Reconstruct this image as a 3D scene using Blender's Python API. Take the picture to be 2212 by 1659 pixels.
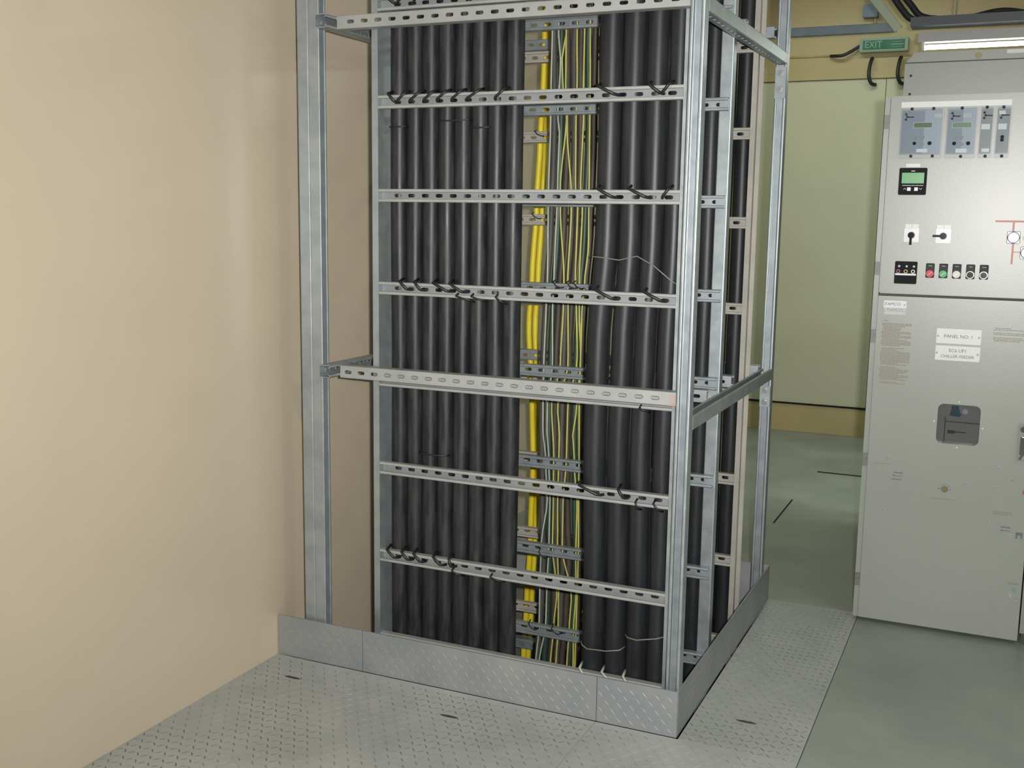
import bpy, bmesh, math, random
from mathutils import Vector, Matrix
from mathutils.geometry import tessellate_polygon

random.seed(7)
for o in list(bpy.data.objects):
    bpy.data.objects.remove(o, do_unlink=True)
scene = bpy.context.scene
C = scene.collection

# ------------------------------------------------------------------ camera, world, light, exposure
YAW, PITCH, ROLL = math.radians(24.342), math.radians(8.756), math.radians(0.807)
CAM = Vector((0.788, -2.939, 1.5))
fwd = Vector((-math.sin(YAW) * math.cos(PITCH), math.cos(YAW) * math.cos(PITCH), -math.sin(PITCH)))
rgt0 = Vector((math.cos(YAW), math.sin(YAW), 0))
up0 = rgt0.cross(fwd)
rgt = rgt0 * math.cos(ROLL) + up0 * math.sin(ROLL)
up = up0 * math.cos(ROLL) - rgt0 * math.sin(ROLL)
ROT = Matrix((rgt, up, -fwd)).transposed()
cd = bpy.data.cameras.new('camera')
cd.sensor_width = 36.0
cd.lens = 36.0 * 2369.6 / 2212.0
cd.clip_start = 0.05
cam = bpy.data.objects.new('camera', cd)
cam.matrix_world = Matrix.Translation(CAM) @ ROT.to_4x4()
C.objects.link(cam)
scene.camera = cam

w = bpy.data.worlds.new('world')
w.use_nodes = True
w.node_tree.nodes['Background'].inputs[0].default_value = (0.75, 0.85, 0.75, 1)
w.node_tree.nodes['Background'].inputs[1].default_value = 0.05
scene.world = w

# the compact camera's own flash, just beside the lens
FLASH_W = 57.0
fl = bpy.data.lights.new('camera_flash', 'AREA')
fl.shape = 'RECTANGLE'; fl.size = 0.05; fl.size_y = 0.03
fl.energy = FLASH_W; fl.color = (1.0, 0.98, 0.955)
flo = bpy.data.objects.new('camera_flash', fl)
fl.spread = math.radians(118)
flo.matrix_world = Matrix.Translation(CAM + rgt * 0.085 + up * 0.035 + fwd * 0.03) @ ROT.to_4x4() @ Matrix.Rotation(math.radians(7), 4, 'X')
C.objects.link(flo)

TUBE_COL = (0.90, 1.0, 0.84)
TUBE_W = 26.0          # watts of each fluorescent batten (light is made in its builder below)

vs = scene.view_settings
vs.view_transform = 'Standard'
vs.look = 'None'
vs.exposure = 0.0
vs.gamma = 1.0
vs.use_curve_mapping = False

# ------------------------------------------------------------------ materials
M = {}
def mat(name, col, rough=0.5, metal=0.0, col2=None, scale=6.0, stretch=(1, 1, 1), amt=1.0, bump=0.0,
        bscale=None, rvar=0.0, coat=0.0, spec=0.5, emit=None, estr=0.0, lo=0.38, hi=0.62):
    m = bpy.data.materials.new(name); m.use_nodes = True
    nt = m.node_tree; N = nt.nodes; L = nt.links
    b = N['Principled BSDF']
    b.inputs['Base Color'].default_value = (*col, 1)
    b.inputs['Roughness'].default_value = rough
    b.inputs['Metallic'].default_value = metal
    b.inputs['Specular IOR Level'].default_value = spec
    b.inputs['Coat Weight'].default_value = coat
    b.inputs['Coat Roughness'].default_value = 0.16
    if emit:
        b.inputs['Emission Color'].default_value = (*emit, 1)
        b.inputs['Emission Strength'].default_value = estr
    tc = N.new('ShaderNodeTexCoord'); mp = N.new('ShaderNodeMapping')
    mp.inputs['Scale'].default_value = stretch
    geo = N.new('ShaderNodeNewGeometry')
    L.new(geo.outputs['Position'], mp.inputs['Vector'])
    ns = N.new('ShaderNodeTexNoise'); ns.inputs['Scale'].default_value = scale
    ns.inputs['Detail'].default_value = 5; ns.inputs['Roughness'].default_value = 0.6
    L.new(mp.outputs[0], ns.inputs['Vector'])
    if col2:
        r = N.new('ShaderNodeValToRGB')
        r.color_ramp.elements[0].position = lo; r.color_ramp.elements[1].position = hi
        r.color_ramp.elements[0].color = (*col, 1); r.color_ramp.elements[1].color = (*col2, 1)
        L.new(ns.outputs['Fac'], r.inputs['Fac']); L.new(r.outputs['Color'], b.inputs['Base Color'])
    if rvar:
        mr = N.new('ShaderNodeMapRange')
        mr.inputs['To Min'].default_value = max(0.05, rough - rvar); mr.inputs['To Max'].default_value = min(1, rough + rvar)
        L.new(ns.outputs['Fac'], mr.inputs['Value']); L.new(mr.outputs[0], b.inputs['Roughness'])
    if bump:
        n2 = N.new('ShaderNodeTexNoise'); n2.inputs['Scale'].default_value = bscale or scale * 4
        n2.inputs['Detail'].default_value = 4
        L.new(mp.outputs[0], n2.inputs['Vector'])
        bp = N.new('ShaderNodeBump'); bp.inputs['Strength'].default_value = bump; bp.inputs['Distance'].default_value = 0.004
        L.new(n2.outputs['Fac'], bp.inputs['Height']); L.new(bp.outputs[0], b.inputs['Normal'])
    M[name] = m
    return m

mat('wall_cream', (0.555, 0.475, 0.355), 0.32, col2=(0.58, 0.495, 0.372), scale=1.6, bump=0.05, bscale=10, spec=0.4, coat=0.10)
mat('wall_ochre', (0.40, 0.335, 0.165), 0.45, col2=(0.44, 0.365, 0.185), scale=2.0, bump=0.08, bscale=18)  # yellower than the left wall: tint of room light put into the colour
mat('ceiling_white', (0.62, 0.62, 0.56), 0.8, col2=(0.66, 0.66, 0.6), scale=2)
mat('concrete', (0.225, 0.26, 0.235), 0.42, col2=(0.345, 0.375, 0.34), scale=2.2, rvar=0.12, bump=0.05, bscale=60, lo=0.3, hi=0.7)
mat('pit', (0.10, 0.095, 0.085), 0.8, col2=(0.14, 0.13, 0.11), scale=8)
mat('chequer', (0.36, 0.382, 0.375), 0.55, 0.12, col2=(0.49, 0.505, 0.49), scale=3.2, rvar=0.12, bump=0.04, bscale=90, lo=0.3, hi=0.7)
mat('lug_worn', (0.21, 0.215, 0.215), 0.5, 0.25, col2=(0.43, 0.44, 0.42), scale=2.4, lo=0.42, hi=0.60)
mat('ridge_red', (0.85, 0.30, 0.36), 0.3)
mat('ridge_green', (0.25, 0.75, 0.42), 0.3)
mat('ridge_clear', (0.85, 0.84, 0.80), 0.3)
mat('kick_steel', (0.31, 0.335, 0.355), 0.48, 0.46, col2=(0.40, 0.40, 0.395), scale=5, rvar=0.1, bump=0.05, bscale=70, lo=0.35, hi=0.75)
mat('galv', (0.335, 0.375, 0.395), 0.44, 0.62, col2=(0.40, 0.44, 0.458), scale=16, rvar=0.08, bump=0.02, bscale=120)
mat('galv_dusty', (0.38, 0.39, 0.38), 0.55, 0.25, col2=(0.33, 0.34, 0.335), scale=9, rvar=0.08, bump=0.03, bscale=90)
mat('galv_tan', (0.36, 0.345, 0.305), 0.6, 0.15, col2=(0.42, 0.40, 0.355), scale=9)
mat('bolt', (0.55, 0.57, 0.58), 0.3, 0.8)
mat('cable_black', (0.012, 0.014, 0.017), 0.46, col2=(0.046, 0.044, 0.044), scale=7, stretch=(9, 9, 1.2), rvar=0.16, lo=0.42, hi=0.8, bump=0.06, bscale=26, spec=0.4)
mat('cable_black_clean', (0.014, 0.016, 0.019), 0.44, col2=(0.030, 0.031, 0.033), scale=5, stretch=(8, 8, 1), rvar=0.08, lo=0.42, hi=0.8, spec=0.38)
mat('cable_brown', (0.060, 0.046, 0.034), 0.6, col2=(0.035, 0.028, 0.022), scale=6, stretch=(6, 6, 1))
mat('cable_grey', (0.075, 0.070, 0.062), 0.6, col2=(0.045, 0.043, 0.04), scale=6, stretch=(6, 6, 1))
mat('cable_green', (0.018, 0.042, 0.03), 0.5, col2=(0.03, 0.055, 0.04), scale=6, stretch=(6, 6, 1))
mat('cable_yellow', (0.72, 0.56, 0.02), 0.45, col2=(0.78, 0.66, 0.03), scale=5)
mat('wire_yellow', (0.52, 0.49, 0.09), 0.5, col2=(0.40, 0.43, 0.13), scale=14)
mat('wire_pale', (0.42, 0.45, 0.36), 0.5, col2=(0.30, 0.38, 0.32), scale=12)
mat('tie_black', (0.015, 0.016, 0.016), 0.45)
mat('tie_pale', (0.40, 0.43, 0.37), 0.5)
mat('bind_wire', (0.20, 0.22, 0.18), 0.5, 0.3)
mat('paint_grey', (0.305, 0.322, 0.288), 0.36, col2=(0.32, 0.337, 0.302), scale=3, spec=0.9, bump=0.04, bscale=260)
mat('paint_edge', (0.10, 0.10, 0.085), 0.7)
mat('door_green', (0.485, 0.495, 0.35), 0.42, col2=(0.505, 0.515, 0.365), scale=2)
mat('black', (0.012, 0.013, 0.014), 0.5, spec=0.08)
mat('black_gloss', (0.012, 0.013, 0.014), 0.15, spec=0.25)
mat('white_plate', (0.78, 0.80, 0.80), 0.35)
mat('white_switch', (0.88, 0.86, 0.90), 0.3)
mat('tag_grey', (0.60, 0.60, 0.60), 0.45)
mat('relay_dark', (0.27, 0.31, 0.36), 0.4)
mat('relay_light', (0.42, 0.46, 0.53), 0.4)
mat('relay_case', (0.40, 0.42, 0.42), 0.35)
mat('relay_mid', (0.29, 0.305, 0.31), 0.4)
mat('lcd_mid', (0.11, 0.235, 0.09), 0.3)
mat('hinge_grey', (0.20, 0.205, 0.195), 0.5, 0.3)
mat('rung_web', (0.265, 0.278, 0.286), 0.5, 0.3, col2=(0.31, 0.32, 0.325), scale=12)
mat('lcd_olive', (0.11, 0.145, 0.055), 0.3)
mat('lcd_green', (0.10, 0.34, 0.12), 0.3, emit=(0.12, 0.55, 0.16), estr=0.12)
mat('lamp_red', (0.62, 0.02, 0.05), 0.2)
mat('lamp_green', (0.01, 0.36, 0.08), 0.2)
mat('lamp_clear', (0.56, 0.52, 0.44), 0.25)
mat('lamp_yellow', (0.6, 0.5, 0.05), 0.25)
mat('chrome', (0.82, 0.83, 0.84), 0.12, 1.0)
mat('nameplate_dark', (0.06, 0.062, 0.065), 0.5, spec=0.12)
mat('text_grey', (0.16, 0.18, 0.18), 0.6)
mat('text_blue', (0.10, 0.11, 0.32), 0.5)
mat('text_faint', (0.26, 0.29, 0.37), 0.5)
mat('print_brown', (0.29, 0.25, 0.20), 0.6)
mat('mimic_red', (0.62, 0.24, 0.20), 0.45)
mat('mark_red', (0.42, 0.27, 0.25), 0.6, col2=(0.36, 0.33, 0.31), scale=60)
mat('sticker_red', (0.50, 0.08, 0.14), 0.4)
mat('sticker_teal', (0.23, 0.36, 0.32), 0.4)
mat('window_grey', (0.225, 0.22, 0.21), 0.5, col2=(0.25, 0.25, 0.235), scale=8)
mat('window_line', (0.05, 0.048, 0.042), 0.6)
mat('teal_part', (0.015, 0.085, 0.12), 0.5)
mat('exit_green', (0.012, 0.11, 0.055), 0.3, col2=(0.02, 0.14, 0.075), scale=20)
mat('exit_border', (0.20, 0.30, 0.215), 0.4)
mat('exit_text', (0.20, 0.34, 0.27), 0.4)
mat('box_blue', (0.13, 0.19, 0.24), 0.5)
mat('strut_blue', (0.16, 0.21, 0.235), 0.5, 0.2, col2=(0.19, 0.24, 0.26), scale=12)
mat('strut_green', (0.34, 0.40, 0.30), 0.5, 0.2)
mat('duct_dark', (0.10, 0.11, 0.12), 0.55)
mat('conduit_tan', (0.33, 0.25, 0.16), 0.5)
mat('fixture', (0.55, 0.54, 0.56), 0.35)
mat('tube_glow', (1, 1, 1), 0.4, emit=(1.0, 1.0, 0.97), estr=9.0)
mat('brass', (0.20, 0.19, 0.10), 0.4, 0.5)

def glassy(name, tint, gloss=0.1):
    m = bpy.data.materials.new(name); m.use_nodes = True
    nt = m.node_tree; N = nt.nodes; L = nt.links
    for n in list(N): N.remove(n)
    o = N.new('ShaderNodeOutputMaterial'); mx = N.new('ShaderNodeMixShader')
    t = N.new('ShaderNodeBsdfTransparent'); g = N.new('ShaderNodeBsdfGlossy')
    t.inputs[0].default_value = (*tint, 1); g.inputs['Roughness'].default_value = 0.08
    lw = N.new('ShaderNodeFresnel'); lw.inputs['IOR'].default_value = 1.45
    L.new(lw.outputs[0], mx.inputs[0]); L.new(t.outputs[0], mx.inputs[1]); L.new(g.outputs[0], mx.inputs[2])
    L.new(mx.outputs[0], o.inputs[0])
    M[name] = m
glassy('clear_cover', (0.93, 0.95, 0.96))
glassy('window_glass', (0.85, 0.86, 0.86))

# ------------------------------------------------------------------ mesh builder
class MB:
    def __init__(s): s.v = []; s.f = []
    def add(s, v, f, mtx=None):
        n = len(s.v)
        s.v += [tuple(mtx @ Vector(p)) for p in v] if mtx is not None else list(v)
        s.f += [tuple(i + n for i in q) for q in f]
        return s
    def box(s, x0, x1, y0, y1, z0, z1, mtx=None):
        v = [(x, y, z) for z in (z0, z1) for y in (y0, y1) for x in (x0, x1)]
        return s.add(v, [(0, 2, 3, 1), (4, 5, 7, 6), (0, 1, 5, 4), (2, 6, 7, 3), (0, 4, 6, 2), (1, 3, 7, 5)], mtx)
    def cyl(s, c, ax, r, a, b, n=16, r2=None):
        c = Vector(c); r2 = r if r2 is None else r2
        e = {'x': (Vector((0, 1, 0)), Vector((0, 0, 1)), Vector((1, 0, 0))),
             'y': (Vector((0, 0, 1)), Vector((1, 0, 0)), Vector((0, 1, 0))),
             'z': (Vector((1, 0, 0)), Vector((0, 1, 0)), Vector((0, 0, 1)))}[ax]
        v = []
        for h, q in ((a, r), (b, r2)):
            for i in range(n):
                t = 2 * math.pi * i / n
                v.append(tuple(c + e[0] * q * math.cos(t) + e[1] * q * math.sin(t) + e[2] * h))
        f = [(i, (i + 1) % n, n + (i + 1) % n, n + i) for i in range(n)]
        f += [tuple(range(n - 1, -1, -1)), tuple(range(n, 2 * n))]
        return s.add(v, f)
    def tube(s, pts, r, n=8, rad=None):
        P = [Vector(p) for p in pts]; v = []; f = []
        t0 = (P[1] - P[0]).normalized()
        ref = Vector((1, 0, 0)) if abs(t0.x) < 0.8 else Vector((0, 1, 0))
        u = (ref - t0 * ref.dot(t0)).normalized()
        for k, p in enumerate(P):
            t = ((P[min(k + 1, len(P) - 1)] - P[max(k - 1, 0)])).normalized()
            u = (u - t * u.dot(t)).normalized(); wv = t.cross(u)
            q = rad[k] if rad else r
            for i in range(n):
                a = 2 * math.pi * i / n
                v.append(tuple(p + u * q * math.cos(a) + wv * q * math.sin(a)))
        for k in range(len(P) - 1):
            for i in range(n):
                j = (i + 1) % n
                f.append((k * n + i, k * n + j, (k + 1) * n + j, (k + 1) * n + i))
        f += [tuple(range(n - 1, -1, -1)), tuple(range((len(P) - 1) * n, len(P) * n))]
        return s.add(v, f)
    def plate(s, outer, holes, y0, y1):
        """flat plate in the XZ plane between y0 (front) and y1, with holes"""
        loops = [outer] + holes
        flat = [p for l in loops for p in l]
        tris = tessellate_polygon([[Vector((p[0], p[1], 0)) for p in l] for l in loops])
        n = len(flat)
        v = [(p[0], y0, p[1]) for p in flat] + [(p[0], y1, p[1]) for p in flat]
        f = []
        for t in tris:
            a, b, c = (Vector((flat[i][0], flat[i][1])) for i in t)
            cr = (b - a).cross(c - a)
            t = t if cr > 0 else tuple(reversed(t))
            f.append(tuple(t)); f.append(tuple(i + n for i in reversed(t)))
        k = 0
        for l in loops:
            m = len(l)
            for i in range(m):
                a, b = k + i, k + (i + 1) % m
                f.append((b, a, a + n, b + n))
            k += m
        return s.add(v, f)
    def mesh(s, name, m, smooth=False):
        me = bpy.data.meshes.new(name)
        me.from_pydata(s.v, [], s.f); me.materials.append(M[m])
        bm = bmesh.new(); bm.from_mesh(me); bmesh.ops.recalc_face_normals(bm, faces=bm.faces); bm.to_mesh(me); bm.free()
        if smooth:
            for p in me.polygons: p.use_smooth = len(p.vertices) == 4
        me.update()
        return me

WL = {}      # world location of every object, for parenting without matrices
def place(name, data, loc, parent=None, rot=None):
    o = bpy.data.objects.new(name, data); C.objects.link(o)
    loc = Vector(loc); WL[o.name] = loc
    if parent: o.parent = parent; o.location = loc - WL[parent.name]
    else: o.location = loc
    if rot is not None: o.rotation_euler = rot
    return o
def tag(o, label=None, cat=None, group=None, kind=None):
    if label: o['label'] = label
    if cat: o['category'] = cat
    if group: o['group'] = group
    if kind: o['kind'] = kind
    return o
def thing(name, label, cat, loc, group=None):
    return tag(place(name, None, loc), label, cat, group)
def build(mb, name, m, parent=None, smooth=False, bevel=0.0):
    xs = [p[0] for p in mb.v]; ys = [p[1] for p in mb.v]; zs = [p[2] for p in mb.v]
    c = Vector(((min(xs) + max(xs)) / 2, (min(ys) + max(ys)) / 2, min(zs)))
    mb.v = [(p[0] - c.x, p[1] - c.y, p[2] - c.z) for p in mb.v]
    me = mb.mesh(name, m, smooth)
    if bevel:
        bm = bmesh.new(); bm.from_mesh(me)
        es = [e for e in bm.edges if len(e.link_faces) == 2 and e.calc_face_angle(0) > 0.6]
        bmesh.ops.bevel(bm, geom=es, offset=bevel, segments=2, affect='EDGES', clamp_overlap=True)
        bm.to_mesh(me); bm.free()
    return place(name, me, c, parent)
def bx(name, m, x0, x1, y0, y1, z0, z1, parent=None, bevel=0.0):
    return build(MB().box(x0, x1, y0, y1, z0, z1), name, m, parent, bevel=bevel)

_dg = None
def text(name, s, x, z, size, m, parent, y, align='CENTER', sx=1.0):
    cu = bpy.data.curves.new(name, 'FONT'); cu.body = s; cu.size = size; cu.align_x = align; cu.align_y = 'CENTER'
    cu.extrude = 0.0002; cu.resolution_u = 3
    t = bpy.data.objects.new(name + '_tmp', cu); C.objects.link(t)
    dg = bpy.context.evaluated_depsgraph_get()
    me = bpy.data.meshes.new_from_object(t.evaluated_get(dg))
    bpy.data.objects.remove(t, do_unlink=True)
    R = Matrix.Rotation(math.pi / 2, 4, 'X') @ Matrix.Diagonal((sx, 1, 1, 1))
    me.transform(R); me.materials.clear(); me.materials.append(M[m]); me.name = name
    return place(name, me, (x, y, z), parent)

# slotted strut channel; length along +x from 0, web outer face at y=0, lips at y=depth, height along z centred
def channel(L, h=0.041, d=0.041, t=0.0025, lip=0.0095, slot0=None, pitch=0.0494, sl=0.026, sh=0.0115):
    b = MB(); r = 0.0035; hw = h / 2 - r - 0.0005
    # folded half profile from the lip's returned edge round to the web, with rounded bends
    P = [(h / 2 - lip, d - 0.008), (h / 2 - lip, d), (h / 2, d), (h / 2, 0), (hw, 0)]
    R = [0, 0.0025, r, r, 0]
    path = []
    for k, p in enumerate(P):
        p = Vector(p)
        if not R[k]: path.append(p); continue
        a = (Vector(P[k - 1]) - p).normalized(); c = (Vector(P[k + 1]) - p).normalized()
        cen = p + (a + c) * R[k]
        for q in range(4):
            ang = q / 3 * math.pi / 2
            path.append(cen - c * R[k] * math.cos(ang) - a * R[k] * math.sin(ang))
    inner = []
    for k, p in enumerate(path):
        e = (path[min(k + 1, len(path) - 1)] - path[max(k - 1, 0)]).normalized()
        inner.append(p + Vector((e.y, -e.x)) * t)
    # the inside of the fold lies towards the channel's middle
    if (inner[len(path) // 2] - Vector((0, d / 2))).length > (path[len(path) // 2] - Vector((0, d / 2))).length:
        inner = [p * 2 - q for p, q in zip(path, inner)]
    n = len(path)
    for sg in (1, -1):
        v = [(x, p.y, sg * p.x) for x in (0, L) for p in path + inner]
        f = []
        for k in range(n - 1):
            f += [(k, k + 1, 2 * n + k + 1, 2 * n + k), (n + k, 3 * n + k, 3 * n + k + 1, n + k + 1),
                  (k, n + k, n + k + 1, k + 1), (2 * n + k, 2 * n + k + 1, 3 * n + k + 1, 3 * n + k)]
        f.append((0, 2 * n, 3 * n, n))
        b.add(v, f)
    b.web0 = len(b.f)
    h = 2 * hw
    if slot0 is None:
        b.box(0, L, 0, t, -h / 2, h / 2); return b
    x = slot0 - pitch / 2
    if x > 0: b.box(0, x, 0, t, -h / 2, h / 2)
    r = sh / 2; dx = sl / 2 - r
    while x + pitch <= L + 1e-6:
        xm = x + pitch / 2
        inn, out = [], []
        for side in (1, -1):
            for k in range(6):
                a = -math.pi / 2 + math.pi * k / 5
                inn.append((xm + side * (dx + r * math.cos(a)), side * r * math.sin(a)))
            e = xm + side * pitch / 2
            out += [(xm + side * dx, -side * h / 2), (e, -side * h / 2), (e, -side * h / 6), (e, side * h / 6), (e, side * h / 2), (xm + side * dx, side * h / 2)]
        v = [(p[0], yy, p[1]) for yy in (0, t) for p in out + inn]
        f = []
        for i in range(12):
            j = (i + 1) % 12
            f += [(i, j, 12 + j, 12 + i), (24 + j, 24 + i, 36 + i, 36 + j), (12 + i, 12 + j, 36 + j, 36 + i)]
        b.add(v, f); x += pitch
    if x < L - 1e-4: b.box(x, L, 0, t, -h / 2, h / 2)
    return b
PI = math.pi
RZ = lambda a: Matrix.Rotation(a, 4, 'Z')
RX = lambda a: Matrix.Rotation(a, 4, 'X')
RY = lambda a: Matrix.Rotation(a, 4, 'Y')
T = Matrix.Translation
def strut(name, m, parent, ch, mtx):
    b = MB().add(ch.v, ch.f, mtx)
    return build(b, name, m, parent)
ORD = ['first', 'second', 'third', 'fourth', 'fifth', 'sixth', 'seventh', 'eighth', 'ninth', 'tenth', 'eleventh', 'twelfth']

# ------------------------------------------------------------------ the room
WX0, WX1, WY0, WY1, WZ = -1.41, 4.6, -4.4, 4.95, 3.25
tag(bx('wall_left', 'wall_cream', WX0 - 0.15, WX0, WY0 - 0.15, WY1 + 0.15, -0.9, WZ), kind='structure')
wb = tag(bx('wall_back', 'wall_ochre', WX0, WX1, WY1, WY1 + 0.15, -0.9, WZ), kind='structure')
tag(bx('wall_right', 'wall_cream', WX1, WX1 + 0.15, WY0 - 0.15, WY1 + 0.15, -0.05, WZ), kind='structure')
tag(bx('wall_front', 'wall_cream', WX0, WX1, WY0 - 0.15, WY0, -0.05, WZ), kind='structure')
tag(bx('ceiling', 'ceiling_white', WX0 - 0.15, WX1 + 0.15, WY0 - 0.15, WY1 + 0.15, WZ, WZ + 0.1), kind='structure')
tag(bx('trim_1', 'wall_ochre', WX0, WX1, WY1 - 0.03, WY1, 0.0, 0.195), kind='structure')   # raised sill under the door wall

PX = 0.347                       # where the chequer plates end and the concrete begins
fb = MB()
fb.box(PX + 0.002, WX1, WY0, WY1, -0.12, -0.001)
fb.box(WX0, PX + 0.002, 1.316, WY1, -0.12, -0.001)
fb.box(WX0, PX + 0.002, WY0, -0.006, -0.12, -0.012)
fb.box(0.0, PX + 0.002, -0.006, 1.316, -0.12, -0.012)
floor = build(fb, 'floor', 'concrete'); tag(floor, kind='structure')
pb = MB()
pb.box(WX0, 0.0, 0.0, 1.31, -0.75, -0.70)
pb.box(WX0, 0.0, -0.06, -0.006, -0.75, -0.121); pb.box(WX0, 0.0, 1.316, 1.36, -0.75, -0.121)
pb.box(0.0, 0.05, -0.06, 1.36, -0.75, -0.121)
build(pb, 'cable_pit', 'pit', floor)

LUG_V = [(-.5, 0, 0), (-.22, -.5, 0), (.22, -.5, 0), (.5, 0, 0), (.22, .5, 0), (-.22, .5, 0), (-.2, 0, 1), (.2, 0, 1)]
LUG_F = [(0, 1, 6), (1, 2, 7, 6), (2, 3, 7), (3, 4, 7), (4, 5, 6, 7), (5, 0, 6)]
def lugs(u0, u1, v0, v1, pu=0.0225, pv=0.0325, put=None, phase=0, lw=(0.0250, 0.0048, 0.0014)):
    b = MB(); i = 0
    a = u0 + 0.012
    while a < u1 - 0.010:
        c = v0 + 0.012; j = 0
        while c < v1 - 0.010:
            s = 1 if (i + j + phase) % 2 == 0 else -1
            ang = s * 0.80
            q = []
            for (x, y, z) in LUG_V:
                x *= lw[0]; y *= lw[1]; z *= lw[2]
                q.append(put(a + x * math.cos(ang) - y * math.sin(ang), c + x * math.sin(ang) + y * math.cos(ang), z))
            b.add(q, LUG_F)
            c += pv; j += 1
        a += pu; i += 1
    return b
def floor_plate(x0, x1, y0, y1, tread=True):
    g = 0.0007
    p = bx('chequer_plate', 'chequer', x0 + g, x1 - g, y0 + g, y1 - g, -0.011, 0.0, floor)
    if tread:
        l = build(lugs(x0, x1, y0, y1, put=lambda u, v, h: (u, v, h - 0.0001)), 'tread_lugs', 'lug_worn', p)
        tag(l, kind='stuff')
    return p
plates = []
for (x0, x1) in ((WX0, -1.07), (-1.07, -0.25), (-0.25, PX)):
    plates.append(floor_plate(x0, x1, -1.35, -0.003))
    plates.append(floor_plate(x0, x1, -2.75, -1.35))
    floor_plate(x0, x1, WY0, -2.75, False)
plates.append(floor_plate(0.004, PX, -0.003, 1.315))
# lens-shaped lifting slots punched in the plates
def lift_slot(x, y, par):
    b = MB(); n = 12
    v = [(x + 0.030 * math.cos(2 * PI * k / n), y + 0.006 * math.sin(2 * PI * k / n), zz) for zz in (0.0003, 0.0013) for k in range(n)]
    b.add(v, [(k, (k + 1) % n, n + (k + 1) % n, n + k) for k in range(n)] + [tuple(range(n, 2 * n))])
    build(b, 'lifting_slot', 'window_line', par)
lift_slot(-1.247, -0.143, plates[0]); lift_slot(-0.659, -0.167, plates[2]); lift_slot(0.161, 0.194, plates[6])
# open joints between floor covers further back
bx('floor_joint', 'black', -0.188, 0.30, 3.681, 3.705, -0.010, 0.0006, floor)
bx('floor_joint', 'black', -0.206, -0.198, 2.44, 2.95, -0.010, 0.0006, floor)

# door in the back wall
door = place('door_1', None, (-0.07, WY1, 0.2)); tag(door, kind='structure')
bx('door_leaf', 'door_green', -0.915, -0.0715, 4.925, 4.95, 0.207, 2.432, door)
bx('door_leaf', 'door_green', -0.0665, 0.78, 4.925, 4.95, 0.207, 2.432, door)
bx('door_frame', 'wall_ochre', -0.955, -0.917, 4.91, 4.95, 0.196, 2.475, door)
bx('door_frame', 'wall_ochre', 0.782, 0.82, 4.91, 4.95, 0.196, 2.475, door)
bx('door_frame', 'wall_ochre', -0.955, 0.82, 4.91, 4.95, 2.435, 2.475, door)
bx('threshold_gap', 'black', -0.915, 0.78, 4.912, 4.949, 0.1955, 0.206, door)

# ------------------------------------------------------------------ kick plates round the cable opening
kick = thing('kick_plate_surround', 'ankle-high chequer steel kick plate surrounding the base of the cable rack', 'kick plate', (-0.7, 0.65, 0))
def kick_panel(axis, a, b, pos, out, tread=True):
    """axis x: spans X a..b at Y=pos; axis y: spans Y a..b at X=pos; out: outward sign"""
    t = 0.005
    if axis == 'x':
        p = bx('kick_panel', 'kick_steel', a + 0.001, b - 0.001, pos, pos + t, 0.0005, 0.141, kick)
        put = lambda u, v, h: (u, (pos - h) if out < 0 else pos + t + h, v)
    else:
        p = bx('kick_panel', 'kick_steel', pos - t, pos, a, b, 0.0005, 0.141, kick)
        put = lambda u, v, h: (pos + h, u, v)
    if tread:
        l = build(lugs(a, b, 0.004, 0.137, 0.0195, 0.0238, put, lw=(0.024, 0.0040, 0.0007)), 'tread_lugs', 'kick_steel', p); tag(l, kind='stuff')
    return p
kick_panel('x', WX0 + 0.004, -1.069, 0.0, -1)
kick_panel('x', -1.069, -0.249, 0.0, -1)
kick_panel('x', -0.249, 0.0, 0.0, -1)
kick_panel('y', 0.0055, 1.31, 0.0, 1)
kick_panel('x', WX0 + 0.004, -0.006, 1.305, 1, False)

# ------------------------------------------------------------------ strut frame around the ladders
frame = thing('cable_rack', 'free-standing rack of galvanised slotted strut posts and rails around the cable ladders', 'rack', (-0.65, 0.6, 0))
HP = 2.95
UPR = RY(-PI / 2)                                  # length axis +x -> +z
post_ch = channel(HP)
# channel local: web at y=0 , lips at +y.  Opening to -Y: turn half a revolution about Z
def post(x0, y0, opening):
    """upright occupying x0..x0+.041, y0..y0+.041, opening to '-y', '+x', '-x'"""
    if opening == '-y': m = T((x0 + 0.0205, y0 + 0.041, 0)) @ RZ(PI) @ UPR
    elif opening == '+x': m = T((x0, y0 + 0.0205, 0)) @ RZ(-PI / 2) @ UPR
    else: m = T((x0 + 0.041, y0 + 0.0205, 0)) @ RZ(PI / 2) @ UPR
    return strut('post', 'galv', frame, post_ch, m)
post(-0.045, 0.020, '-y')
post(-0.045, 1.170, '-y')
post(-1.267, 0.020, '+x'); post(-1.308, 0.020, '-x')
post(-1.267, 1.170, '-y')
# front rails, slotted back to the front
def rail_x(x0, x1, y, z, slot0, m='galv_dusty', d=0.041):
    return strut('rail', m, frame, channel(x1 - x0, slot0=slot0, d=d), T((x0, y, z)))
rail_x(-1.185, -0.047, 0.060, 2.085, 0.050)
rail_x(-1.185, -0.047, 0.060, 0.987, 0.030)
for y, z, x0 in ((0.70, 0.953, -0.42), (0.68, 2.110, -0.42), (1.128, 0.938, -1.183), (1.128, 2.157, -1.183), (0.375, 0.950, -0.42)):
    rail_x(x0, -0.047, y, z, 0.043, 'galv')
rail_x(-1.183, -0.047, 1.128, -0.300, 0.043, 'galv')
bx('paint_mark', 'mark_red', -0.078, -0.056, 0.0592, 0.0598, 0.968, 1.000, frame)
# right-hand side rails, opening up
sr = channel(1.107, slot0=0.03)
for z in (2.048, 0.902):
    strut('rail', 'galv', frame, sr, T((-0.0245, 0.062, z)) @ RZ(PI / 2) @ RX(PI / 2))
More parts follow.
